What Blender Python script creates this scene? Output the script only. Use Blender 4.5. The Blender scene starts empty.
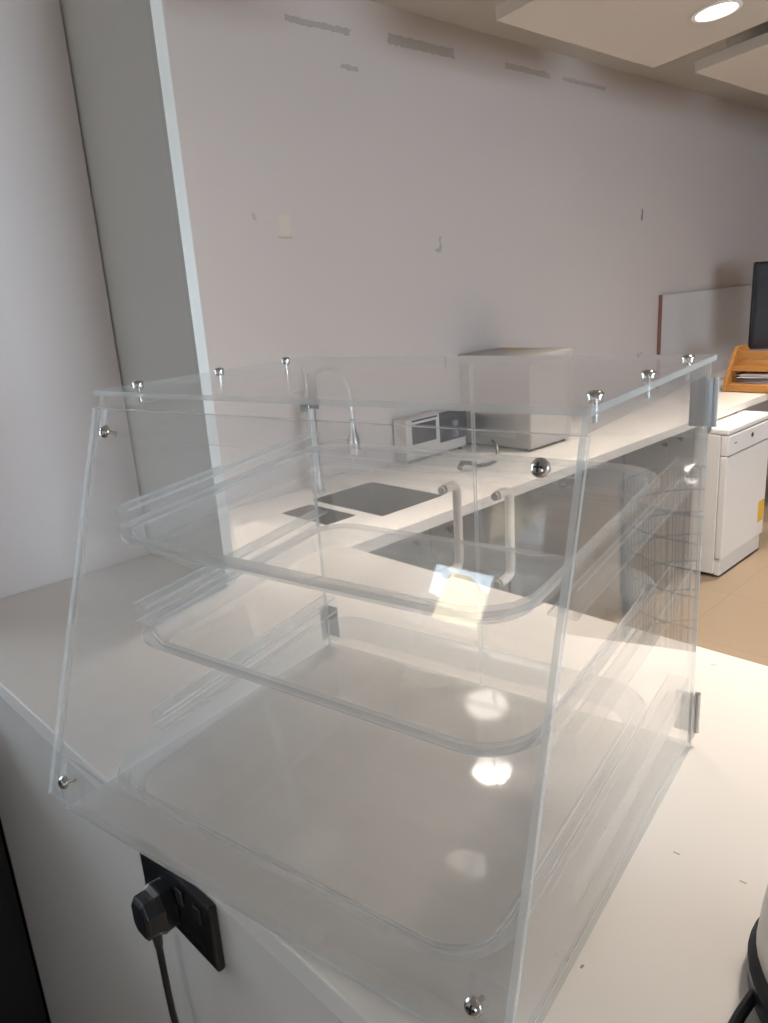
import bpy, bmesh, math, random
from mathutils import Vector, Matrix
random.seed(4)
S = bpy.context.scene
COL = S.collection
PI = math.pi
R = math.radians

# ------------------------------------------------------------------ materials
def new_mat(name):
    m = bpy.data.materials.new(name); m.use_nodes = True
    nt = m.node_tree; nt.nodes.clear()
    out = nt.nodes.new('ShaderNodeOutputMaterial')
    return m, nt, out
def nd(nt, t, **kw):
    n = nt.nodes.new(t)
    for k, v in kw.items():
        if k.startswith('_'): setattr(n, k[1:], v)
        else: n.inputs[k.replace('__', ' ')].default_value = v
    return n
def math_n(nt, op, a, b=None):
    n = nt.nodes.new('ShaderNodeMath'); n.operation = op
    for i, v in enumerate((a, b)):
        if v is None: continue
        if isinstance(v, (int, float)): n.inputs[i].default_value = v
        else: nt.links.new(v, n.inputs[i])
    return n.outputs[0]
def pbr(name, col, rough=.5, metal=0., spec=.5, var=.0, scale=8., bump=0., coat=0.):
    m, nt, out = new_mat(name)
    b = nd(nt, 'ShaderNodeBsdfPrincipled', Roughness=rough, Metallic=metal)
    b.inputs['Specular IOR Level'].default_value = spec
    b.inputs['Coat Weight'].default_value = coat
    tc = nd(nt, 'ShaderNodeTexCoord')
    nz = nd(nt, 'ShaderNodeTexNoise', Scale=scale, Detail=5.)
    nt.links.new(tc.outputs['Object'], nz.inputs['Vector'])
    mx = nd(nt, 'ShaderNodeMix', _data_type='RGBA')
    mx.inputs[6].default_value = (*[c*(1-var) for c in col], 1)
    mx.inputs[7].default_value = (*[min(1, c*(1+var)) for c in col], 1)
    nt.links.new(nz.outputs['Fac'], mx.inputs[0])
    nt.links.new(mx.outputs[2], b.inputs['Base Color'])
    if bump:
        bp = nd(nt, 'ShaderNodeBump', Strength=bump, Distance=.002)
        nt.links.new(nz.outputs['Fac'], bp.inputs['Height']); nt.links.new(bp.outputs[0], b.inputs['Normal'])
    nt.links.new(b.outputs[0], out.inputs[0])
    return m
def acrylic(name, haze=.03, hcol=(.9, .9, .9), tint=(.996, .998, .998), streak=0., rough=.015):
    """thin clear sheet: Fresnel reflection over straight transmission, a little surface haze"""
    m, nt, out = new_mat(name); L = nt.links.new
    g = nd(nt, 'ShaderNodeNewGeometry')
    ior = math_n(nt, 'SUBTRACT', 1.45, math_n(nt, 'MULTIPLY', g.outputs['Backfacing'], 1.45-1/1.45))
    fr = nd(nt, 'ShaderNodeFresnel'); L(ior, fr.inputs['IOR'])
    tr = nd(nt, 'ShaderNodeBsdfTransparent', Color=(*tint, 1))
    gl = nd(nt, 'ShaderNodeBsdfGlossy', Roughness=rough, Color=(1, 1, 1, 1))
    m1 = nd(nt, 'ShaderNodeMixShader'); L(fr.outputs[0], m1.inputs[0]); L(tr.outputs[0], m1.inputs[1]); L(gl.outputs[0], m1.inputs[2])
    df = nd(nt, 'ShaderNodeBsdfDiffuse', Color=(*hcol, 1)); tl = nd(nt, 'ShaderNodeBsdfTranslucent', Color=(*hcol, 1))
    m2 = nd(nt, 'ShaderNodeMixShader', Fac=.5); L(df.outputs[0], m2.inputs[1]); L(tl.outputs[0], m2.inputs[2])
    m3 = nd(nt, 'ShaderNodeMixShader', Fac=haze); L(m1.outputs[0], m3.inputs[1]); L(m2.outputs[0], m3.inputs[2])
    if streak:
        tc = nd(nt, 'ShaderNodeTexCoord'); mp = nd(nt, 'ShaderNodeMapping', Scale=(3, 9, 40), Rotation=(.2, .35, .1))
        L(tc.outputs['Object'], mp.inputs[0])
        nz = nd(nt, 'ShaderNodeTexNoise', Scale=4., Detail=8., Roughness=.7); L(mp.outputs[0], nz.inputs['Vector'])
        L(math_n(nt, 'ADD', haze, math_n(nt, 'MULTIPLY', math_n(nt, 'POWER', nz.outputs['Fac'], 4.), streak)), m3.inputs[0])
    L(m3.outputs[0], out.inputs[0])
    return m
def emit(name, col, strength):
    m, nt, out = new_mat(name)
    e = nd(nt, 'ShaderNodeEmission', Color=(*col, 1), Strength=strength)
    nt.links.new(e.outputs[0], out.inputs[0]); return m

M = {}
M['clear'] = acrylic('clear_acrylic', .026, streak=.10)
M['base'] = acrylic('scuffed_brightened_base', .42, (.95, .94, .93), streak=.15)  # scuffed, with extra white haze put in to brighten the dim case floor
M['clean'] = acrylic('clear_acrylic_clean', .012)
M['edge'] = acrylic('acrylic_bright_edge', .45, (.84, .88, .89), (.95, .97, .975), rough=.1)  # pale colour stands in for light gathered in the cut edges
M['rail'] = acrylic('acrylic_rail', .05, (.85, .88, .88))
M['tray'] = acrylic('moulded_tray', .014, (.9, .9, .9), rough=.05)
M['tray_wall'] = acrylic('moulded_tray_wall', .16, (.86, .89, .91), (.98, .985, .99), rough=.28)
M['steel'] = pbr('polished_steel', (.62, .60, .57), .18, 1.)
M['steel_dull'] = pbr('brushed_steel', (.50, .50, .49), .38, 1., var=.06, scale=30)
M['screw_hole'] = pbr('dark_recess', (.02, .02, .02), .6)
M['handle'] = pbr('cream_acrylic', (.80, .70, .60), .28, var=.03)
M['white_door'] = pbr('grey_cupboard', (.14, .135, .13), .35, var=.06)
M['white_app'] = pbr('white_enamel', (.80, .78, .76), .3, var=.02)
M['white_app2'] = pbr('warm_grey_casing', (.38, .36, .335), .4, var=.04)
M['oven_case'] = pbr('oven_casing', (.62, .585, .56), .4)
M['dark_glass'] = pbr('dark_glass', (.05, .055, .07), .12, var=.1)
M['black'] = pbr('black_plastic', (.012, .012, .014), .3, var=.1)
M['black_matt'] = pbr('black_matt', (.008, .009, .011), .55, var=.1)
M['plug'] = pbr('black_plug', (.018, .020, .024), .22, var=.1, coat=.3)
M['panel'] = pbr('ceiling_tile', (.56, .50, .435), .9, var=.02, bump=.1, scale=60)
M['ceil'] = pbr('ceiling_paint', (.44, .41, .37), .9, var=.03)
M['fin'] = pbr('partition_laminate', (.74, .74, .70), .45, var=.015, scale=2)
M['fin_edge'] = pbr('partition_edge', (.70, .71, .68), .3)
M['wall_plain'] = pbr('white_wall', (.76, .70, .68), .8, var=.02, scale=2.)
M['yellow'] = pbr('yellow_label', (.80, .48, .04), .5, var=.06)
M['paper'] = pbr('paper', (.78, .76, .80), .8, var=.05)
M['print'] = pbr('printed_paper', (.20, .16, .18), .7, var=.4, scale=40)
M['board'] = pbr('white_board', (.62, .60, .60), .35, var=.02)
M['board_edge'] = pbr('brown_board_edge', (.25, .12, .10), .6)
M['wire'] = pbr('dark_wire', (.06, .058, .055), .45, .3)
M['sinkbowl'] = pbr('sink_bowl', (.07, .07, .065), .4, .3, var=.1)
M['warm_lens'] = emit('lamp_lens', (1., .90, .80), 4.0)
M['trim_white'] = pbr('white_trim', (.8, .78, .76), .5)

def wood():
    m, nt, out = new_mat('orange_bamboo'); L = nt.links.new
    b = nd(nt, 'ShaderNodeBsdfPrincipled', Roughness=.45)
    tc = nd(nt, 'ShaderNodeTexCoord'); mp = nd(nt, 'ShaderNodeMapping', Scale=(3, 3, 60)); L(tc.outputs['Object'], mp.inputs[0])
    nz = nd(nt, 'ShaderNodeTexNoise', Scale=3., Detail=6.); L(mp.outputs[0], nz.inputs['Vector'])
    cr = nd(nt, 'ShaderNodeValToRGB'); L(nz.outputs['Fac'], cr.inputs[0])
    cr.color_ramp.elements[0].color = (.36, .15, .035, 1); cr.color_ramp.elements[1].color = (.60, .29, .075, 1)
    L(cr.outputs[0], b.inputs['Base Color']); L(b.outputs[0], out.inputs[0]); return m
M['wood'] = wood()

def marked(name, base, rough, spec, marks, axes, wob=.02, var=.02, nscale=2.):
    """paint with marks (a0,a1,b0,b1,colour,strength) given on two object axes"""
    m, nt, out = new_mat(name); L = nt.links.new
    b = nd(nt, 'ShaderNodeBsdfPrincipled', Roughness=rough); b.inputs['Specular IOR Level'].default_value = spec
    tc = nd(nt, 'ShaderNodeTexCoord')
    n0 = nd(nt, 'ShaderNodeTexNoise', Scale=nscale, Detail=4.); L(tc.outputs['Object'], n0.inputs['Vector'])
    mx = nd(nt, 'ShaderNodeMix', _data_type='RGBA')
    mx.inputs[6].default_value = (*[c*(1-var) for c in base], 1); mx.inputs[7].default_value = (*[c*(1+var) for c in base], 1)
    L(n0.outputs['Fac'], mx.inputs[0]); cur = mx.outputs[2]
    sp = nd(nt, 'ShaderNodeSeparateXYZ'); L(tc.outputs['Object'], sp.inputs[0])
    n1 = nd(nt, 'ShaderNodeTexNoise', Scale=45., Detail=5.); L(tc.outputs['Object'], n1.inputs['Vector'])
    sc = nd(nt, 'ShaderNodeSeparateColor'); L(n1.outputs['Color'], sc.inputs[0])
    A = math_n(nt, 'ADD', sp.outputs[axes[0]], math_n(nt, 'MULTIPLY', math_n(nt, 'SUBTRACT', sc.outputs[0], .5), wob*2))
    B = math_n(nt, 'ADD', sp.outputs[axes[1]], math_n(nt, 'MULTIPLY', math_n(nt, 'SUBTRACT', sc.outputs[1], .5), wob))
    for (a0, a1, b0, b1, col, st) in marks:
        f = math_n(nt, 'MULTIPLY', math_n(nt, 'MULTIPLY', math_n(nt, 'GREATER_THAN', A, a0), math_n(nt, 'LESS_THAN', A, a1)),
                   math_n(nt, 'MULTIPLY', math_n(nt, 'GREATER_THAN', B, b0), math_n(nt, 'LESS_THAN', B, b1)))
        f = math_n(nt, 'MULTIPLY', f, st)
        k = nd(nt, 'ShaderNodeMix', _data_type='RGBA'); L(f, k.inputs[0]); L(cur, k.inputs[6]); k.inputs[7].default_value = (*col, 1)
        cur = k.outputs[2]
    L(cur, b.inputs['Base Color']); L(b.outputs[0], out.inputs[0]); return m
GR = (.40, .36, .33)
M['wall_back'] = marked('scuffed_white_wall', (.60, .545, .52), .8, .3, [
    (1.73, 2.05, 2.638, 2.662, GR, .85), (2.26, 2.68, 2.643, 2.682, GR, .85), (3.05, 3.43, 2.655, 2.680, GR, .75),
    (3.55, 3.98, 2.660, 2.680, GR, .7), (1.99, 2.08, 2.517, 2.535, GR, .8),
    (1.61, 1.665, 1.905, 1.975, (.68, .62, .50), .5), (1.605, 1.67, 1.889, 1.897, (.45, .38, .25), .7),
    (1.49, 1.51, 1.955, 1.98, GR, .6), (1.525, 1.59, 1.962, 1.972, (.62, .57, .50), .6),
    (2.495, 2.535, 1.825, 1.842, GR, .9), (2.522, 2.537, 1.842, 1.895, GR, .9),
    (4.425, 4.447, 1.985, 2.05, (.2, .18, .17), .9), (4.40, 4.50, 1.155, 1.168, GR, .5)], (1, 2), wob=.022)
M['worktop'] = marked('white_laminate', (.84, .80, .755), .30, .5, [
    (1.213, 1.2185, .3005, .3025, (.3, .27, .25), .7), (1.270, 1.276, .3045, .3065, (.3, .27, .25), .7),
    (1.216, 1.218, .140, .144, (.15, .12, .1), .8), (1.092, 1.100, .658, .662, (.45, .4, .36), .6),
    (1.10, 1.106, .40, .403, (.4, .36, .33), .6)], (0, 1), wob=.0025, var=.015, nscale=3.)
M['front_laminate'] = pbr('white_front_laminate', (.80, .765, .72), .17, spec=.7, var=.02, scale=2.)

def floor_mat():
    m, nt, out = new_mat('beige_vinyl_floor'); L = nt.links.new
    b = nd(nt, 'ShaderNodeBsdfPrincipled', Roughness=.4)
    tc = nd(nt, 'ShaderNodeTexCoord'); br = nd(nt, 'ShaderNodeTexBrick', Scale=1., Mortar__Size=.002, Brick__Width=.6, Row__Height=.6)
    br.offset = 0.; br.inputs['Color1'].default_value = (.27, .205, .140, 1); br.inputs['Color2'].default_value = (.285, .215, .147, 1); br.inputs['Mortar'].default_value = (.21, .16, .11, 1)
    L(tc.outputs['Object'], br.inputs['Vector'])
    L(br.outputs['Color'], b.inputs['Base Color']); L(b.outputs[0], out.inputs[0]); return m
M['floor'] = floor_mat()
def siding():
    m, nt, out = new_mat('cream_siding'); L = nt.links.new
    b = nd(nt, 'ShaderNodeBsdfPrincipled', Roughness=.7)
    tc = nd(nt, 'ShaderNodeTexCoord'); w = nd(nt, 'ShaderNodeTexWave', Scale=5.6, _bands_direction='Z', _wave_profile='SAW')
    L(tc.outputs['Object'], w.inputs['Vector'])
    cr = nd(nt, 'ShaderNodeValToRGB'); L(w.outputs['Fac'], cr.inputs[0])
    cr.color_ramp.elements[0].color = (.45, .36, .20, 1); cr.color_ramp.elements[1].color = (.82, .72, .50, 1); cr.color_ramp.elements[1].position = .25
    L(cr.outputs[0], b.inputs['Base Color']); L(b.outputs[0], out.inputs[0]); return m
M['siding'] = siding()
M['dark_out'] = pbr('house_shade_dark', (.10, .09, .08), .6, var=.2)  # dark colour standing in for shade on the house
M['asphalt'] = pbr('asphalt', (.12, .12, .12), .9, var=.2)

# ------------------------------------------------------------------ geometry helpers
def obj(name, bm, mats, parent=None, smooth=False, bevel=0., seg=2):
    bmesh.ops.recalc_face_normals(bm, faces=bm.faces)
    me = bpy.data.meshes.new(name); bm.to_mesh(me); bm.free()
    for m in (mats if isinstance(mats, (list, tuple)) else [mats]): me.materials.append(M[m])
    if smooth:
        for p in me.polygons: p.use_smooth = True
    o = bpy.data.objects.new(name, me); COL.objects.link(o)
    if parent: o.parent = parent
    if bevel:
        md = o.modifiers.new('bevel', 'BEVEL'); md.width = bevel; md.segments = seg; md.limit_method = 'ANGLE'; md.angle_limit = R(40)
    if smooth:
        md = o.modifiers.new('split', 'EDGE_SPLIT'); md.split_angle = R(42)
    return o
def tag(o, label, cat, group=None):
    o['label'] = label; o['category'] = cat
    if group: o['group'] = group
    return o
def thing(name, label, cat, loc=(0, 0, 0), rz=0., group=None):
    o = bpy.data.objects.new(name, None); COL.objects.link(o)
    o.location = loc; o.rotation_euler = (0, 0, rz); o.empty_display_size = .05
    return tag(o, label, cat, group)
def struct(name, bm, mats, **k):
    o = obj(name, bm, mats, **k); o['kind'] = 'structure'; return o
def box(bm, x0, x1, y0, y1, z0, z1, mi=0, T=None):
    vs = [bm.verts.new((x, y, z)) for x in (x0, x1) for y in (y0, y1) for z in (z0, z1)]
    if T is not None:
        for v in vs: v.co = T @ v.co
    for q in ((0, 1, 3, 2), (4, 6, 7, 5), (0, 4, 5, 1), (2, 3, 7, 6), (0, 2, 6, 4), (1, 5, 7, 3)):
        bm.faces.new([vs[i] for i in q]).material_index = mi
    return vs
def bx(*a, **k):
    bm = bmesh.new(); box(bm, *a, **k); return bm
def prism(bm, pts, axis, a0, a1, cap=0, side=1):
    """polygon pts in the two other axes extruded along axis from a0 to a1"""
    def P(p, a):
        c = [0, 0, 0]; o = [i for i in range(3) if i != axis]
        c[axis] = a; c[o[0]] = p[0]; c[o[1]] = p[1]; return c
    A = [bm.verts.new(P(p, a0)) for p in pts]; B = [bm.verts.new(P(p, a1)) for p in pts]
    bm.faces.new(A).material_index = cap; bm.faces.new(B[::-1]).material_index = cap
    n = len(pts)
    for i in range(n):
        bm.faces.new((A[i], B[i], B[(i+1) % n], A[(i+1) % n])).material_index = side
def tube(bm, pts, r, sides=8, mi=0, closed=False):
    pts = [Vector(p) for p in pts]; n = len(pts); rings = []; up = None
    for i, p in enumerate(pts):
        if closed: t = (pts[(i+1) % n]-pts[i-1]).normalized()
        else: t = (pts[min(i+1, n-1)]-pts[max(i-1, 0)]).normalized()
        if up is None:
            up = Vector((0, 0, 1)) if abs(t.z) < .9 else Vector((1, 0, 0))
        up = (up-t*up.dot(t)).normalized(); b = t.cross(up)
        rr = r[i] if isinstance(r, (list, tuple)) else r
        rings.append([bm.verts.new(p+(up*math.cos(2*PI*k/sides)+b*math.sin(2*PI*k/sides))*rr) for k in range(sides)])
    m = n if closed else n-1
    for i in range(m):
        a, c = rings[i], rings[(i+1) % n]
        for k in range(sides):
            bm.faces.new((a[k], a[(k+1) % sides], c[(k+1) % sides], c[k])).material_index = mi
    if not closed:
        bm.faces.new(rings[0][::-1]).material_index = mi; bm.faces.new(rings[-1]).material_index = mi
def lathe(bm, prof, seg=24, T=None, mi=0):
    """profile (r,z) around z"""
    rings = []
    for r, z in prof:
        if r < 1e-6: rings.append([bm.verts.new((0, 0, z))])
        else: rings.append([bm.verts.new((r*math.cos(2*PI*k/seg), r*math.sin(2*PI*k/seg), z)) for k in range(seg)])
    if T is not None:
        for rg in rings:
            for v in rg: v.co = T @ v.co
    for a, b in zip(rings, rings[1:]):
        for k in range(seg):
            k2 = (k+1) % seg
            if len(a) == 1 and len(b) == 1: continue
            if len(a) == 1: f = (a[0], b[k2], b[k])
            elif len(b) == 1: f = (a[k], a[k2], b[0])
            else: f = (a[k], a[k2], b[k2], b[k])
            bm.faces.new(f).material_index = mi
def round_path(pts, rad, n=5):
    """round the inner corners of a polyline"""
    pts = [Vector(p) for p in pts]; out = [pts[0]]
    for i in range(1, len(pts)-1):
        a = (pts[i-1]-pts[i]).normalized(); b = (pts[i+1]-pts[i]).normalized()
        p0 = pts[i]+a*rad; p1 = pts[i]+b*rad
        for k in range(n+1):
            t = k/n; out.append(p0*(1-t)**2+pts[i]*2*t*(1-t)+p1*t*t)
    out.append(pts[-1]); return out
def grid_slab(bm, xs, ys, z0, z1, holes):
    """slab made of cells, leaving out the cells listed in holes; shared outline"""
    nx, ny = len(xs)-1, len(ys)-1
    solid = lambda i, j: 0 <= i < nx and 0 <= j < ny and (i, j) not in holes
    V = {}
    def v(i, j, z):
        if (i, j, z) not in V: V[(i, j, z)] = bm.verts.new((xs[i], ys[j], z))
        return V[(i, j, z)]
    for i in range(nx):
        for j in range(ny):
            if not solid(i, j): continue
            for z in (z0, z1): bm.faces.new((v(i, j, z), v(i+1, j, z), v(i+1, j+1, z), v(i, j+1, z)))
            for (di, dj, a, b) in ((-1, 0, (i, j), (i, j+1)), (1, 0, (i+1, j), (i+1, j+1)), (0, -1, (i, j), (i+1, j)), (0, 1, (i, j+1), (i+1, j+1))):
                if not solid(i+di, j+dj): bm.faces.new((v(*a, z0), v(*b, z0), v(*b, z1), v(*a, z1)))

# ------------------------------------------------------------------ room shell (x: along the serving counter, y: along the back wall)
CZ = 2.78
struct('floor', bx(-3, 5, -4, 8, -.06, 0), 'floor')
struct('ceiling', bx(-3, 5, -4.1, 8.1, CZ, CZ+.1), 'ceil')
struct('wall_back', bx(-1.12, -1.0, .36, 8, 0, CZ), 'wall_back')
struct('wall_left', bx(-.62, 0, -.06, .42, 0, CZ), 'wall_plain')
bm = bmesh.new(); box(bm, -.62, .290, .424, .436, 0, CZ); box(bm, .290, .302, .420, .440, 0, CZ, 1)
struct('wall_divider', bm, ['fin', 'fin_edge'])
GY0, GY1, GZ0, GZ1 = .6, 3.4, .8, 2.4
bm = bmesh.new(); ys = [-4, GY0, GY1, 8]; zs = [0, GZ0, GZ1, CZ]
for i in range(3):
    for j in range(3):
        if (i, j) != (1, 1): box(bm, 5, 5.1, ys[i], ys[i+1], zs[j], zs[j+1])
struct('wall_right', bm, 'wall_plain')
struct('wall_far', bx(-1.12, 5.1, 8, 8.1, 0, CZ), 'wall_plain')
# street-side recess wall with a window
WY0, WY1, WZ0, WZ1 = -.92, -.20, 1.12, 2.35
bm = bmesh.new(); ys = [-4, WY0, WY1, -.06]; zs = [0, WZ0, WZ1, CZ]
for i in range(3):
    for j in range(3):
        if (i, j) != (1, 1): box(bm, -.62, -.5, ys[i], ys[i+1], zs[j], zs[j+1])
struct('wall_side', bm, 'wall_plain')
# front wall with a high window and an added fill window
FX0, FX1, FZ0, FZ1 = -.60, -.06, 1.90, 2.42
bm = bmesh.new(); xs = [-.62, FX0+.03, FX1, 2.9, 4.3, 5.1]
for i in range(5):
    zs = [0, FZ0, FZ1, CZ] if i < 3 else [0, .9, 1.7, CZ]
    for j in range(3):
        if (i, j) not in ((1, 1), (3, 1)): box(bm, xs[i], xs[i+1], -4.1, -4, zs[j], zs[j+1])
struct('wall_front', bm, 'wall_plain')
def window(name, axis, a, u0, u1, z0, z1, nx):
    bm = bmesh.new(); t = .045
    def bb(p0, p1, q0, q1):
        if axis == 0: box(bm, a-.03, a+.03, p0, p1, q0, q1)
        else: box(bm, p0, p1, a-.03, a+.03, q0, q1)
    bb(u0, u1, z0, z0+t); bb(u0, u1, z1-t, z1); bb(u0, u0+t, z0, z1); bb(u1-t, u1, z0, z1)
    for k in range(1, nx):
        c = u0+(u1-u0)*k/nx; bb(c-.02, c+.02, z0, z1)
    o = struct(name, bm, 'trim_white')
    g = bx(a-.003, a+.003, u0+t, u1-t, z0+t, z1-t) if axis == 0 else bx(u0+t, u1-t, a-.003, a+.003, z0+t, z1-t)
    obj('window_pane', g, 'clean', o)
window('window_1', 0, -.56, WY0, WY1, WZ0, WZ1, 1)
window('window_2', 1, -4.05, FX0+.03, FX1, FZ0, FZ1, 1)
window('fill_window_front', 1, -4.05, 2.9, 4.3, .9, 1.7, 2)  # made-up window, added to light the counter front
window('fill_window_right', 0, 5.05, GY0, GY1, GZ0, GZ1, 3)  # made-up window, added as general daylight fill
# what the high window looks out on: pavement and a clad house front in the sun
struct('floor_street', bx(-14, 10, -16, -4.1, -.2, -.1), 'asphalt')
house = thing('house', 'cream clad house front across the street, reflected in the display case', 'building', (0, -9, 0))
obj('shaded_ground_floor', bx(-8, 0, -1, 0, -.1, 2.68), 'dark_out', house)  # shade on the lower storey is put into its dark colour
bm = bmesh.new(); prism(bm, [(-2.32, 2.68), (-1.70, 2.68), (-1.60, 2.95), (-1.95, 3.35), (-2.22, 3.35)], 1, -1, 0, 0, 0)
obj('clad_wall', bm, 'siding', house)
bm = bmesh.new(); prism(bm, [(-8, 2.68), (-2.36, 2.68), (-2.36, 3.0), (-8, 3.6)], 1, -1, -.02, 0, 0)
obj('shaded_wing', bm, 'dark_out', house)  # dark colour stands in for shade on this wing

# ------------------------------------------------------------------ serving counter
CT = 1.17
sc = thing('serving_counter', 'white laminate serving counter carrying the clear display case', 'counter', (0, 0, 0))
obj('worktop', bx(.0, 3.0, 0, .70, CT-.028, CT), 'worktop', sc, bevel=.002)
obj('front_panel', bx(.118, 3.0, .008, .026, .0, CT-.0285), 'front_laminate', sc)
obj('shadow_filler', bx(.001, .1178, .010, .026, .0, CT-.0285), 'black_matt', sc)  # black strip painting the shade in the gap at the counter end
obj('back_panel', bx(.0, 3.0, .64, .66, .0, CT-.0285), 'front_laminate', sc)
obj('end_panel', bx(2.97, 2.995, .027, .639, .0, CT-.0285), 'front_laminate', sc)
fr = thing('added_black_cabinet', 'tall black fridge added to darken the left end of the counter front', 'blocker', (-.19, -.36, 0))  # black cabinet added at the side to darken the counter front
obj('cabinet', bx(-.28, .300, -.30, .27, .03, 1.10), 'black_matt', fr, bevel=.006)
obj('gap_blackout', bx(.195, .2945, .2705, .365, .03, 1.10), 'black_matt', fr)  # no grille: black block added to close the gap as deep shade
obj('door', bx(-.28, .295, -.34, -.305, .05, 1.10), 'black', fr, bevel=.006)
for x in (-.24, .25):
    for y in (-.26, .23): obj('foot', bx(x-.02, x+.02, y-.02, y+.02, 0, .03), 'black', fr)

# socket, plug, lead
so = thing('wall_socket', 'black double socket plate on the counter front below the case', 'socket', (.831, .008, 1.086))
obj('faceplate', bx(-.073, .073, -.009, 0, -.039, .039), 'black', so, bevel=.003)
for x in (.018, .052):
    obj('switch', bx(x-.006, x+.006, -.0125, -.009, .012, .03), 'plug', so, bevel=.001)
bm = bmesh.new()
for (x, z, w, h) in ((.036, .0, .002, .004), (.025, -.022, .0035, .0018), (.047, -.022, .0035, .0018)): box(bm, x-w, x+w, -.0094, -.009, z-h, z+h)
obj('pin_hole', bm, 'screw_hole', so)
pg = thing('power_plug', 'black plug with lead, pushed into the left half of the socket', 'plug', (.817, -.001, 1.080))
bm = bmesh.new()
def octa(s, h): return [(-s, -h*.55), (-s*.55, -h), (s*.55, -h), (s, -h*.55), (s, h*.45), (s*.55, h), (-s*.55, h), (-s, h*.45)]
prof = [(.0, .021, .024), (-.014, .0215, .025), (-.019, .019, .0225), (-.031, .0185, .022), (-.034, .015, .018)]
rings = [[bm.verts.new((x, y, z)) for x, z in octa(s, h)] for y, s, h in prof]
for a, b in zip(rings, rings[1:]):
    for k in range(8): bm.faces.new((a[k], a[(k+1) % 8], b[(k+1) % 8], b[k]))
bm.faces.new(rings[0]); bm.faces.new(rings[-1])
obj('plug_body', bm, 'plug', pg, bevel=.0012)
bm = bmesh.new(); tube(bm, [(0, -.019, -.021), (0, -.019, -.030), (0, -.019, -.043)], [.0065, .0055, .0045], 10)
obj('strain_relief', bm, 'black', pg, smooth=True)
bm = bmesh.new(); tube(bm, [(0, -.019, -.042), (.001, -.019, -.09), (.003, -.019, -.13), (.007, -.018, -.17), (.016, -.018, -.22), (.035, -.018, -.32), (.03, -.018, -.6), (.02, -.02, -1.07)], .0036, 10)
obj('power_lead', bm, 'black', pg, smooth=True)

# ------------------------------------------------------------------ pastry display case
W, D, H, YT, ZF = .5206, .4456, .42, .1316, .0265
CX, CY, CYAW = .718, -.064, R(9.81)
case = thing('pastry_display_case', 'clear acrylic countertop display case with slanted front, holding three trays', 'display case', (CX, CY, CT+.0002), CYAW)
fslope = YT/(H-ZF)
def fy(z, off=0.): return (z-ZF)*fslope+off
TH = .0045
side = [(.012, 0), (D, 0), (D, H), (fy(H, .0055), H), (.012, ZF+(.012-.0055)/fslope)]
for x0 in (0., W-TH):
    bm = bmesh.new(); prism(bm, side, 0, x0, x0+TH); obj('side_panel', bm, ['clear', 'edge'], case)
def slant(x0, x1, z0, z1, o0, o1, name, mats):
    bm = bmesh.new(); pts = [(fy(z0, o0), z0), (fy(z1, o0), z1), (fy(z1, o1), z1), (fy(z0, o1), z0)]
    prism(bm, pts, 0, x0, x1, 1, 0)
    bm.faces.ensure_lookup_table()
    for f in bm.faces:           # thin faces get the painted bright-edge look
        n = f.calc_area()
        if n < .0035: f.material_index = 1
    return obj(name, bm, mats, case)
slant(-.004, W+.003, ZF, .408, 0., .0045, 'front_panel', ['clear', 'edge'])
slant(TH+.0004, W-TH-.0004, .381, .4075, .0056, .0126, 'upper_rail', ['clean', 'edge'])
slant(TH+.0004, W-TH-.0004, .030, .062, .0056, .0126, 'lower_rail', ['clean', 'edge'])
def sheet(x0, x1, y0, y1, z0, z1, name, mats=('clear', 'edge'), parent=None):
    bm = bmesh.new(); box(bm, x0, x1, y0, y1, z0, z1)
    bm.normal_update(); d = (x1-x0, y1-y0, z1-z0); t = d.index(min(d))
    for f in bm.faces:
        f.material_index = 0 if abs(f.normal[t]) > .9 else 1
    return obj(name, bm, list(mats), parent or case)
lid = sheet(-.003, W+.003, fy(H, -.001), D+.0045, H+.0004, H+.0054, 'lid')
sheet(TH+.0004, W-TH-.0004, .0135, D-.0008, .0006, .0055, 'base_panel', ('base', 'edge'))
for x0 in (TH+.0003, W-TH-.0143):
    bm = bx(x0, x0+.014, fy(H, .012), D-.004, H-.014, H); obj('lid_batten', bm, 'rail', case)
# lower corner blocks
for x0, x1 in ((TH+.0004, .034), (W-.034, W-TH-.0004)):
    bm = bmesh.new(); prism(bm, [(.0195, .0058), (.055, .0058), (.0215, .062)], 0, x0, x1, 0, 0)
    obj('corner_block', bm, ['rail'], case)
# tray channels glued to the sides
def channel(left, y0, z0, y1, z1, name='tray_rail'):
    bm = bmesh.new(); w = .022; t = .003; g = .024
    s = (z1-z0)/(y1-y0)
    xa, xb = (TH+.0003, TH+w) if left else (W-TH-w, W-TH-.0003)
    xo = (xa, xa+t) if left else (xb-t, xb)
    for (u0, u1, a, b) in ((xa, xb, g/2-t, g/2), (xa, xb, -g/2, -g/2+t), (xo[0], xo[1], -g/2, g/2)):
        prism(bm, [(y0, z0+a), (y1, z1+a), (y1, z1+b), (y0, z0+b)], 0, u0, u1, 1 if b-a < .01 else 0, 0)
    return obj(name, bm, ['rail', 'edge'], case)
for left in (True, False):
    channel(left, .130, .2918, D-.004, .3145)
    channel(left, .130, .1808, D-.004, .2035)
    channel(left, .130, .0500, D-.004, .0737)
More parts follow.
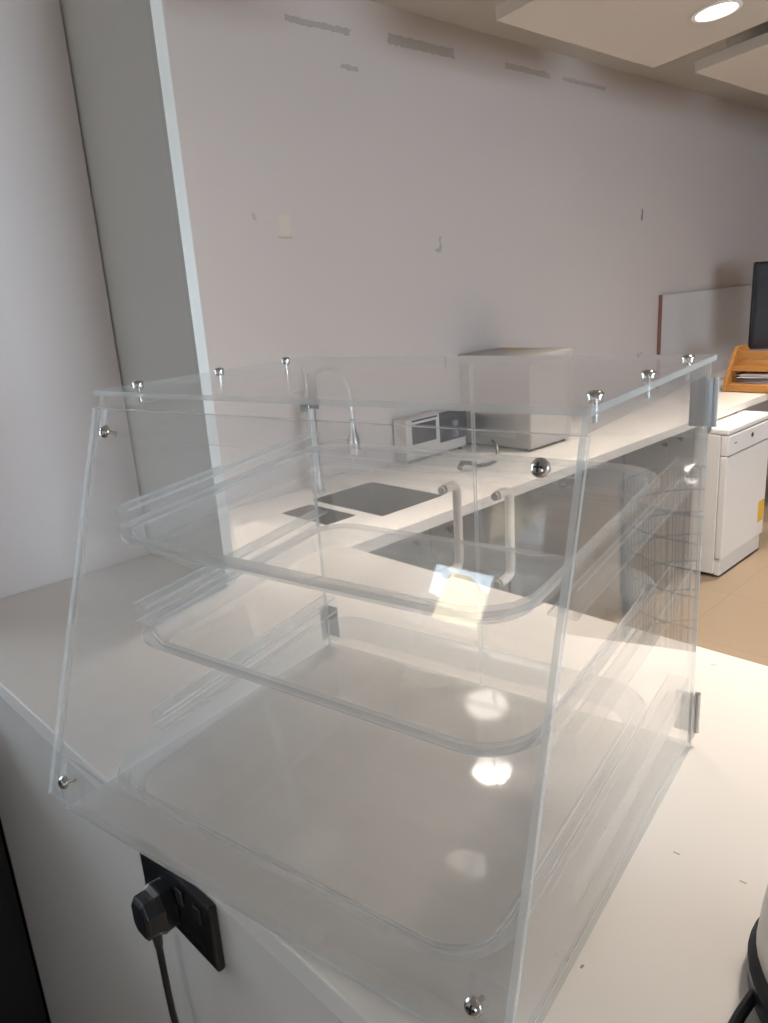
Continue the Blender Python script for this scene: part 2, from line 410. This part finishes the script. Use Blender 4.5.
# rear doors with cream D handles and butt hinges
def rear_door(x0, x1, hx, hinge_left):
    d = sheet(x0, x1, D+.0006, D+.0046, .004, H-.003, 'rear_door')
    for z in (.150, .262): pass
    bm = bmesh.new()
    p = round_path([(hx, D+.0046, .150), (hx, D+.036, .150), (hx, D+.036, .262), (hx, D+.0046, .262)], .014, 6)
    tube(bm, p, .0058, 12); obj('door_handle', bm, 'handle', d, smooth=True)
    for z in (.150, .262):
        bm = bmesh.new(); lathe(bm, [(0, -.003), (.0045, -.0026), (.0055, 0), (.0055, .0006)], 16, Matrix.Translation((hx, D+.0004, z)) @ Matrix.Rotation(-PI/2, 4, 'X'))
        for v in bm.verts: pass
        obj('handle_screw', bm, 'steel_dull', d, smooth=True)
    for z0 in (.016, .356):
        z1 = z0+.048
        bm = bmesh.new()
        if hinge_left: a, b, o, s = .002, .020, -.0014, -.0002
        else: a, b, o, s = W-.020, W-.002, W+.0002, W+.0014
        box(bm, a, b, D+.0048, D+.0060, z0, z1)                                # leaf on the door
        box(bm, min(o, s), max(o, s), D-.010, D+.006, z0-.004, z1)             # leaf on the side panel
        xk = -.0025 if hinge_left else W+.0025
        tube(bm, [(xk, D+.0075, z0), (xk, D+.0075, z1)], .003, 10)
        h = obj('hinge', bm, 'steel_dull', d)
        for zz in (z0+.010, z1-.010):
            bm = bmesh.new(); lathe(bm, [(0, .0012), (.002, .001), (.0032, 0)], 12, Matrix.Translation(((a+b)/2, D+.006, zz)) @ Matrix.Rotation(-PI/2, 4, 'X'))
            obj('hinge_screw', bm, 'steel', h, smooth=True)
rear_door(.0015, .2575, .213, True)
rear_door(.2605, W-.0015, .287, False)
# screws: capped on the lid, pan heads on the front
for x in (.0115, W-.0115):
    for y in (.176, .290, .404):
        bm = bmesh.new(); lathe(bm, [(0, 0), (.0052, 0), (.0052, .0012), (.0060, .0015), (.0060, .0026), (.0044, .0044), (0, .0050)], 18, Matrix.Translation((x, y, H+.0054)))
        bm2 = bm; tube(bm2, [(x, y, H-.012), (x, y, H+.0054)], .0018, 8)
        obj('lid_screw', bm, 'steel', case, smooth=True)
fa = math.atan(fslope)
for x, z in ((.0235, .3865), (.4945, .3875), (.0225, .0465), (.496, .0505)):
    T = Matrix.Translation((x, fy(z), z)) @ Matrix.Rotation(PI/2-fa, 4, 'X')
    bm = bmesh.new(); lathe(bm, [(0, -.012), (.002, -.012), (.002, 0), (.0066, 0), (.0068, .0012), (.0060, .0032), (.0040, .0048), (0, .0054)], 20, T)
    s = obj('front_screw', bm, 'steel', case, smooth=True)
    bm = bmesh.new(); box(bm, -.0032, .0032, -.0006, .0006, .0046, .0057, T=T); box(bm, -.0006, .0006, -.0032, .0032, .0046, .0057, T=T)
    obj('screw_slot', bm, 'screw_hole', s)

# trays ---------------------------------------------------------------
CASEM = Matrix.Translation((CX, CY, CT+.0002)) @ Matrix.Rotation(CYAW, 4, 'Z')
def rrect(x0, x1, y0, y1, r, n=9):
    pts = []
    for cx, cy, a0 in ((x1-r, y1-r, 0), (x0+r, y1-r, 90), (x0+r, y0+r, 180), (x1-r, y0+r, 270)):
        for k in range(n+1):
            a = R(a0+90*k/n); pts.append((cx+r*math.cos(a), cy+r*math.sin(a)))
    return pts
def tray(label, x0, x1, ya, yb, z0, tilt, depth=.020):
    w, l = x1-x0, yb-ya; t = .0026; rad = .058
    prof = [(0., -.004), (0., 0), (.011, 0), (.0125, -.002), (.018, -depth+.004), (.024, -depth)]
    under = [(.024, -depth-t), (.0165, -depth+.002), (.0105, -t-.002), (.003, -.004)]
    bm = bmesh.new(); rings = []
    for inset, z in prof+under:
        rings.append([bm.verts.new((x, y, z)) for x, y in rrect(-w/2+inset, w/2-inset, inset, l-inset, max(rad-inset, .01))])
    n = len(rings[0])
    for i, (a, b) in enumerate(zip(rings, rings[1:])):
        if i == len(prof)-1: continue
        mi = 1
        for k in range(n): bm.faces.new((a[k], a[(k+1) % n], b[(k+1) % n], b[k])).material_index = mi
    a, b = rings[-1], rings[0]
    for k in range(n): bm.faces.new((a[k], a[(k+1) % n], b[(k+1) % n], b[k])).material_index = 1
    bm.faces.new(rings[len(prof)-1]).material_index = 0
    bm.faces.new(rings[len(prof)][::-1]).material_index = 0
    o = obj('display_tray', bm, ['tray', 'tray_wall'], smooth=True)
    for p in o.data.polygons:
        if p.material_index == 0: p.use_smooth = False
    o.matrix_world = CASEM @ Matrix.Translation(((x0+x1)/2, ya, z0)) @ Matrix.Rotation(R(tilt), 4, 'X')
    return tag(o, label, 'tray', 'clear trays in the display case')
tray('clear rounded serving tray on the highest pair of rails in the case', .0275, W-.0275, .088, .440, .2885, 4.35)
tray('clear rounded serving tray on the middle pair of rails in the case', .0275, W-.0275, .092, .440, .1775, 4.35)
tray('clear rounded serving tray lying lowest, on the floor of the case', .0300, W-.0300, .034, .430, .0400, 4.35)

# ------------------------------------------------------------------ back counter along the wall
WT = .90; XF = -.275
sx = [-.998, -.84, -.79, -.52, -.43, XF]; sy = [.735, 1.325, 1.47, 1.51, 1.845, 5.95]
bm = bmesh.new(); grid_slab(bm, sx, sy, WT-.04, WT, {(1, 3+0), (2, 3), (3, 3), (2, 1)})
wt = tag(obj('back_worktop', bm, 'worktop'), 'long white worktop along the back wall with the sink set into it', 'worktop')
units = [(.74, 1.15), (1.16, 2.06), (2.07, 2.97), (2.98, 3.74)]
names = ['narrow grey base cupboard nearest the serving counter, under the back worktop', 'grey base cupboard under the sink in the back worktop',
         'grey base cupboard under the white casing on the back worktop', 'grey base cupboard with two round knobs beside the dishwasher']
for (a, b), lb in zip(units, names):
    c = thing('base_cupboard', lb, 'cupboard', (0, (a+b)/2, 0), 0, 'base cupboards under the back worktop'); h = (b-a)/2
    top = WT-.042 if b != 2.06 else .66
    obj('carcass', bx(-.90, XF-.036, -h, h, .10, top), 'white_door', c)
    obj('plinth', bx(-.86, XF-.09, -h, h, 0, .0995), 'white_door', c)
    if b == 2.06: obj('front_rail', bx(XF-.05, XF-.036, -h, h, .661, WT-.042), 'white_door', c)
    nd_ = 1 if h < .3 else 2
    for k in range(nd_):
        y0 = -h+.002+(2*h-.002)/nd_*k; y1 = y0+(2*h-.002)/nd_-.003
        if b == 3.74: y0, y1 = ((-h+.002, .089), (.092, h-.002))[k]
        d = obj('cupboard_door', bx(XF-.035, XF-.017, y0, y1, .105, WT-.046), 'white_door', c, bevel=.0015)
        ky = y1-.085 if k == 0 else y0+.085
        bm = bmesh.new(); lathe(bm, [(0, 0), (.007, 0), (.006, .012), (.013, .018), (.014, .024), (.009, .029), (0, .030)], 16, Matrix.Translation((XF-.017, ky, .83)) @ Matrix.Rotation(PI/2, 4, 'Y'))
        obj('knob', bm, 'black', d, smooth=True)
# sink
sk = thing('kitchen_sink', 'one and a half bowl sink with dark steel bowls in the back worktop', 'sink', (-.6, 1.6, WT))
def bowl(x0, x1, y0, y1, dep, name):
    bm = bmesh.new(); rings = []
    for ins, z, r in ((.0005, -.002, .02), (.0015, -dep*.8, .03), (.02, -dep, .03)):
        rings.append([bm.verts.new((x+.6, y-1.6, z)) for x, y in rrect(x0+ins, x1-ins, y0+ins, y1-ins, r, 5)])
    n = len(rings[0])
    for a, b in zip(rings, rings[1:]):
        for k in range(n): bm.faces.new((a[k], a[(k+1) % n], b[(k+1) % n], b[k]))
    bm.faces.new(rings[-1])
    o = obj(name, bm, 'sinkbowl', sk, smooth=True); md = o.modifiers.new('wall', 'SOLIDIFY'); md.thickness = .0015; md.offset = 0
    bm = bmesh.new(); lathe(bm, [(0, .002), (.02, .002), (.035, .003), (.038, 0)], 20, Matrix.Translation(((x0+x1)/2+.6, (y0+y1)/2-1.6, -dep+.001)))
    obj('drain', bm, 'steel', o, smooth=True)
bowl(-.84, -.43, 1.51, 1.845, .18, 'large_bowl'); bowl(-.79, -.52, 1.325, 1.47, .13, 'half_bowl')
# tap
tp = thing('spray_tap', 'tall chrome sprung spray tap behind the sink', 'tap', (-.905, 1.61, WT))
bm = bmesh.new(); lathe(bm, [(0, 0), (.028, 0), (.028, .008), (.021, .014), (.019, .10), (.016, .105), (.015, .33), (.012, .335), (0, .336)], 18)
obj('riser', bm, 'steel_dull', tp, smooth=True)
arc = [(0, 0, .33)]+[(.085-.085*math.cos(PI*k/16), .03-.03*math.cos(PI*k/16), .40+.10*math.sin(PI*k/16)) for k in range(17)]+[(.17, .06, .33), (.17, .06, .30)]
bm = bmesh.new(); tube(bm, arc, .006, 8)
for i in range(0, len(arc)-1):
    a, b = Vector(arc[i]), Vector(arc[i+1])
    for k in range(3):
        p = a.lerp(b, k/3); q = a.lerp(b, k/3+.12); tube(bm, [p, q], .0095, 8)
obj('spring_hose', bm, 'steel_dull', tp, smooth=True)
bm = bmesh.new(); lathe(bm, [(0, .165), (.025, .165), (.027, .175), (.020, .24), (.013, .25), (.012, .30), (.007, .305), (0, .305)], 18, Matrix.Translation((.17, .06, 0)))
obj('spray_head', bm, 'steel_dull', tp, smooth=True)
bm = bmesh.new(); tube(bm, [(0, 0, .20), (.10, .036, .215), (.155, .055, .22)], .005, 8); lathe(bm, [(.017, .212), (.022, .212), (.022, .226), (.017, .226), (.017, .212)], 18, Matrix.Translation((.17, .06, 0)))
obj('holder_arm', bm, 'steel_dull', tp, smooth=True)
bm = bmesh.new(); tube(bm, [(.015, 0, .055), (.03, .03, .058), (.07, .085, .075)], [.009, .006, .005], 8)
obj('lever', bm, 'steel_dull', tp, smooth=True)

# appliances on the worktop
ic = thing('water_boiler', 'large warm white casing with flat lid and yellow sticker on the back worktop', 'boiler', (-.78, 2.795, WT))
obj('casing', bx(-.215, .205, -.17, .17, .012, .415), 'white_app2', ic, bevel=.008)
obj('lid_cap', bx(-.220, .212, -.177, .177, .416, .448), 'white_app2', ic, bevel=.006)
obj('warning_sticker', bx(-.15, -.05, .09, .155, .4482, .4486), 'yellow', ic)
for x in (-.18, .17):
    for y in (-.14, .14):
        bm = bmesh.new(); lathe(bm, [(0, 0), (.018, 0), (.018, .0118), (0, .0118)], 12, Matrix.Translation((x, y, 0))); obj('foot', bm, 'black', ic)
obj('vent_panel', bx(-.15, .12, -.1712, -.1705, .06, .16), 'steel_dull', ic)
mw = thing('toaster_oven', 'small white toaster oven with dark front panes left of the large casing', 'oven', (-.955, 2.36, WT))
obj('casing', bx(-.04, .030, -.215, .215, .010, .205), 'oven_case', mw, bevel=.005)
d = obj('oven_door', bx(.0302, .040, -.215, .015, .02, .203), 'oven_case', mw, bevel=.003)
obj('door_glass', bx(.0402, .0412, -.175, -.012, .085, .178), 'dark_glass', d)
obj('door_trim', bx(.0402, .0432, -.175, -.005, .190, .197), 'screw_hole', d)
obj('control_panel', bx(.0302, .040, .018, .215, .06, .203), 'dark_glass', mw, bevel=.003)
for z in (.09, .14):
    bm = bmesh.new(); lathe(bm, [(0, 0), (.018, 0), (.016, .012), (0, .013)], 18, Matrix.Translation((.0402, .12, z)) @ Matrix.Rotation(PI/2, 4, 'Y'))
    obj('dial', bm, 'steel_dull', mw, smooth=True)
for x in (-.025, .018):
    for y in (-.18, .18):
        bm = bmesh.new(); lathe(bm, [(0, 0), (.010, 0), (.010, .0098), (0, .0098)], 12, Matrix.Translation((x, y, 0))); obj('foot', bm, 'black', mw)
bm = bmesh.new(); tube(bm, [(-.62, 2.16, WT+.0135), (-.61, 2.17, WT+.04), (-.60, 2.20, WT+.036), (-.59, 2.25, WT+.014), (-.58, 2.31, WT+.010), (-.58, 2.36, WT+.014), (-.59, 2.39, WT+.045), (-.61, 2.41, WT+.075), (-.64, 2.42, WT+.09)], [.012, .013, .010, .0085, .008, .008, .007, .007, .007], 8)
cb = obj('cable', bm, 'black', smooth=True); tag(cb, 'short black curled lead on the worktop before the microwave', 'cable')

# dishwasher
dw = thing('dishwasher', 'white freestanding dishwasher under the end of the back worktop', 'dishwasher', (-.43, 4.075, 0))
obj('cabinet', bx(-.29, .262, -.30, .30, .02, .812), 'white_app', dw, bevel=.004)
obj('top_board', bx(-.30, .306, -.302, .302, .8125, .848), 'white_app', dw, bevel=.010)
obj('plinth', bx(.2625, .292, -.29, .29, .012, .108), 'white_app', dw, bevel=.004)
obj('door', bx(.2635, .304, -.298, .298, .112, .695), 'white_app', dw, bevel=.006)
cp = obj('control_panel', bx(.2635, .306, -.298, .298, .700, .810), 'white_app', dw, bevel=.006)
bm = bmesh.new(); lathe(bm, [(0, 0), (.013, 0), (.013, .003), (0, .0035)], 18, Matrix.Translation((.306, .02, .765)) @ Matrix.Rotation(PI/2, 4, 'Y'))
obj('badge', bm, 'screw_hole', cp, smooth=True)
obj('label_line', bx(.306, .3064, -.22, -.19, .757, .763), 'screw_hole', cp)
obj('energy_sticker', bx(.3042, .3047, .20, .285, .20, .33), 'yellow', dw)

# desk organiser, monitor, papers, panel on the wall
og = thing('desk_organiser', 'orange bamboo desk stand with sloped sides on the back worktop', 'organiser', (-.55, 4.70, WT))
prf = [(0, 0), (.015, .075), (.07, .165), (.13, .245), (.17, .272), (.30, .272), (.36, .24), (.36, 0)]
for x in (0, .50):
    bm = bmesh.new(); prism(bm, prf, 0, x, x+.022, 0, 0); obj('side_board', bm, 'wood', og, bevel=.003)
obj('bottom_shelf', bx(.0225, .4995, .006, .355, .004, .050), 'wood', og, bevel=.002)
obj('top_shelf', bx(.0225, .4995, .125, .355, .150, .168), 'wood', og, bevel=.002)
obj('upper_rail', bx(.0225, .4995, .150, .170, .195, .245), 'wood', og, bevel=.002)
obj('front_rail', bx(.0225, .4995, .075, .095, .125, .160), 'wood', og, bevel=.002)
obj('back_board', bx(.0225, .4995, .343, .355, .052, .15), 'wood', og)
for k in range(5):
    bm = bmesh.new(); T = Matrix.Translation((-.30, 4.885, WT+.0515+.0105*k)) @ Matrix.Rotation(R((2, -5, 3, 6, -4)[k]), 4, 'Z')
    nx = 7
    g = [[bm.verts.new(T @ Vector((-.20+.36*i/nx, -.12+.24*j/nx, .002*math.sin(3*i/nx)+.004))) for j in range(nx+1)] for i in range(nx+1)]
    for i in range(nx):
        for j in range(nx): bm.faces.new((g[i][j], g[i+1][j], g[i+1][j+1], g[i][j+1]))
    o = obj('paper_sheet', bm, ['paper', 'paper', 'print', 'paper', 'paper'][k], smooth=True)
    md = o.modifiers.new('t', 'SOLIDIFY'); md.thickness = .002
    tag(o, ['white sheet lying lowest in the bamboo stand', 'white sheet second from the bottom in the bamboo stand', 'dark printed sheet in the middle of the paper pile',
            'white sheet just above the dark printed one', 'white sheet on top of the pile in the bamboo stand'][k], 'paper', 'papers in the bamboo stand')
mo = thing('monitor', 'black monitor standing behind the bamboo desk stand', 'monitor', (-.645, 5.335, WT), R(-62))
obj('stand_base', bx(-.10, .10, .16, .42, .0, .012), 'black', mo, bevel=.004)
obj('stand_neck', bx(-.052, -.031, .25, .33, .0125, .50), 'black', mo, bevel=.004)
obj('screen_housing', bx(-.03, .015, .0, .58, .205, .79), 'black', mo, bevel=.014, seg=3)
obj('screen', bx(.0152, .0162, .03, .55, .235, .76), 'dark_glass', mo)
wb = thing('wall_board', 'pale sheet leaning on the back wall behind the bamboo stand', 'board', (-.985, 5.55, WT))
obj('sheet', bx(-.010, .006, -.855, .9, .001, .62), 'board', wb)
obj('edge_strip', bx(-.012, .012, -.861, -.856, .001, .62), 'board_edge', wb)

# wire basket on the staff side of the counter (seen mirrored in the side of the case)
wbk = thing('wire_basket', 'round dark wire basket standing on the floor, mirrored in the case side', 'basket', (1.20, 2.40, 0))
for z, r in ((.95, .34), (.86, .337), (.77, .334), (.68, .332), (.57, .329), (.45, .322), (.32, .316), (.17, .308), (.02, .30)):
    bm = bmesh.new(); tube(bm, [(r*math.cos(2*PI*k/36), r*math.sin(2*PI*k/36), z) for k in range(36)], .006 if z > .9 else .0035, 6, closed=True)
    obj('wire_hoop', bm, 'wire', wbk, smooth=True)
for k in range(84):
    a = 2*PI*k/84; bm = bmesh.new()
    tube(bm, [(.34*math.cos(a), .34*math.sin(a), .95), (.30*math.cos(a), .30*math.sin(a), .02)], .0025, 5)
    obj('wire', bm, 'wire', wbk)

# kettle at the right edge
kt = thing('kettle', 'steel kettle with dark base ring at the right end of the counter', 'kettle', (1.397, .248, CT))
bm = bmesh.new(); lathe(bm, [(0, 0), (.088, 0), (.093, .004), (.094, .022), (.089, .026), (0, .026)], 48); obj('base', bm, 'black', kt, smooth=True)
bm = bmesh.new(); lathe(bm, [(0, .027), (.086, .027), (.089, .035), (.087, .06), (.078, .13), (.068, .19), (.058, .215), (.03, .225), (0, .226)], 48); obj('body', bm, 'steel_dull', kt, smooth=True)
bm = bmesh.new(); lathe(bm, [(0, .226), (.014, .227), (.013, .24), (.016, .25), (0, .256)], 20); obj('lid_knob', bm, 'black', kt, smooth=True)
bm = bmesh.new(); tube(bm, round_path([(.05, .05, .205), (.09, .09, .205), (.10, .10, .06), (.068, .068, .05)], .03, 5), .010, 10); obj('handle', bm, 'black', kt, smooth=True)
bm = bmesh.new(); tube(bm, [(-.052, .055, .15), (-.07, .075, .18), (-.08, .085, .205)], [.022, .015, .010], 12); obj('spout', bm, 'steel_dull', kt, smooth=True)
bm = bmesh.new(); tube(bm, [(-.074, -.055, .012), (-.076, -.075, .008), (-.076, -.105, .0055), (-.074, -.13, .0055), (-.04, -.20, .0045), (.05, -.22, .0045), (.2, -.20, .0045)], .0042, 8); obj('lead', bm, 'black', kt, smooth=True)

# ------------------------------------------------------------------ hanging ceiling panels and downlights
tilt = R(-7)
LAMP_W = 9.0
def ceiling_panel(y0, y1, x0, label, lab2, lamps, dim=1.):
    w = 1.30; t = thing('ceiling_panel', label, 'ceiling panel', (x0, (y0+y1)/2, 2.545), 0, 'hanging ceiling panels'); t.rotation_euler = (0, tilt, 0)
    h = (y1-y0)/2
    obj('board', bx(0, w, -h, h, 0, .045), 'panel', t)
    for x in (.12, w-.12):
        for y in (-h+.08, h-.08):
            bm = bmesh.new(); top = (CZ-.001-2.545-x*math.sin(R(7)))/math.cos(R(7))
            tube(bm, [(x, y, .0455), (x+(top-.045)*math.tan(R(-7))*-1*0, y, top)], .0025, 6); obj('hanger_wire', bm, 'steel_dull', t)
    for (lx, ly) in lamps:
        z = 2.545+(lx-x0)*math.tan(R(7))
        l = thing('downlight', lab2, 'downlight', (lx, ly, z-.0005), 0, 'downlights in the hanging panels'); l.rotation_euler = (0, tilt, 0)
        bm = bmesh.new(); lathe(bm, [(.072, -.001), (.088, 0), (.090, -.004), (.076, -.007), (.072, -.001)], 36); obj('trim_ring', bm, 'trim_white', l, smooth=True)
        bm = bmesh.new(); lathe(bm, [(0, -.003), (.0715, -.003), (.0715, -.0015), (0, -.0015)], 36); obj('lens', bm, 'warm_lens', l)
        li = bpy.data.lights.new('downlight_lamp', 'AREA'); li.shape = 'DISK'; li.size = .14; li.energy = LAMP_W*dim; li.color = (1., .88, .76); li.spread = R(86)
        lo = bpy.data.objects.new('downlight_lamp', li); COL.objects.link(lo); lo.parent = l; lo.location = (0, 0, -.009)
ceiling_panel(.55, 1.69, -.37, 'hanging white ceiling panel whose tip shows at the top edge, above the sink', 'lit round downlight in the panel above the sink', [(.03, 1.36)])
ceiling_panel(2.16, 3.30, -.37, 'hanging white ceiling panel holding the lit round downlight', 'lit round downlight at the top right, in the middle panel', [(.055, 2.95)])
ceiling_panel(3.56, 4.70, -.30, 'hanging white ceiling panel at the right edge above the bamboo stand', 'lit round downlight in the panel above the dishwasher', [(.10, 4.30)])
ceiling_panel(.45, 1.59, 1.02, 'hanging white ceiling panel above the right end of the serving counter', 'added fill downlight, out of view, above the right end of the serving counter', [(1.32, 1.0)], .42)  # lamp added to brighten the right end of the counter
ceiling_panel(2.16, 3.30, 1.9, 'hanging white ceiling panel above the open floor', 'added fill downlight, out of view, above the open floor', [(2.3, 2.95)])  # lamp added out of view to light the rest of the room
ceiling_panel(-1.2, -.06, 1.9, 'hanging white ceiling panel behind the photographer', 'added fill downlight, out of view, behind the photographer', [(2.3, -.5)])  # unseen lamp added as fill on the near side of the counter
ceiling_panel(4.9, 6.04, -.30, 'hanging white ceiling panel above the monitor, past the bamboo stand', 'lit round downlight past the bamboo stand', [(.1, 5.65)])


# ------------------------------------------------------------------ daylight, camera, view
w = bpy.data.worlds.new('sky'); S.world = w; w.use_nodes = True; nt = w.node_tree; nt.nodes.clear()
o = nt.nodes.new('ShaderNodeOutputWorld'); b = nt.nodes.new('ShaderNodeBackground')
b.inputs[0].default_value = (.72, .86, 1., 1); b.inputs[1].default_value = 6.0
nt.links.new(b.outputs[0], o.inputs[0])
sun = bpy.data.lights.new('sun', 'SUN'); sun.energy = 14; sun.color = (1, .88, .66); sun.angle = R(.6)
so_ = bpy.data.objects.new('sun', sun); COL.objects.link(so_); so_.rotation_euler = Vector((.15, -1, -.75)).to_track_quat('-Z', 'Y').to_euler()
def portal(loc, rot, sx_, sy_):
    l = bpy.data.lights.new('window_portal', 'AREA'); l.shape = 'RECTANGLE'; l.size = sx_; l.size_y = sy_; l.cycles.is_portal = True
    q = bpy.data.objects.new('window_portal', l); COL.objects.link(q); q.location = loc; q.rotation_euler = rot
portal((-.64, (WY0+WY1)/2, (WZ0+WZ1)/2), (0, -PI/2, 0), WZ1-WZ0, WY1-WY0)
portal((3.6, -4.12, 1.3), (PI/2, 0, 0), 1.4, .8)
portal((5.12, (GY0+GY1)/2, (GZ0+GZ1)/2), (0, PI/2, 0), GZ1-GZ0, GY1-GY0)
portal(((FX0+FX1)/2, -4.12, (FZ0+FZ1)/2), (PI/2, 0, 0), FX1-FX0, FZ1-FZ0)

cam = bpy.data.cameras.new('camera'); co = bpy.data.objects.new('camera', cam); COL.objects.link(co)
rgt = Vector((.69822865, .71282603, -.06599847)); upv = Vector((-.15646054, .24191780, .95759902)); fwd = Vector((-.69856771, .65829691, -.28044309))
mt = Matrix((rgt, upv, -fwd)).transposed().to_4x4(); mt.translation = (1.460, -.262, 1.6746)
co.matrix_world = mt
cam.sensor_width = 36; cam.sensor_fit = 'AUTO'; cam.lens = 756.33/1023*36; cam.clip_start = .02
S.camera = co
S.cycles.max_bounces = 16; S.cycles.diffuse_bounces = 6; S.cycles.glossy_bounces = 8; S.cycles.transmission_bounces = 12; S.cycles.transparent_max_bounces = 96
S.cycles.use_denoising = True; S.cycles.sample_clamp_indirect = 8
S.cycles.caustics_reflective = True; S.cycles.blur_glossy = 1.0
S.view_settings.view_transform = 'Standard'; S.view_settings.look = 'None'; S.view_settings.gamma = 1.; S.view_settings.use_curve_mapping = False
S.view_settings.exposure = .90
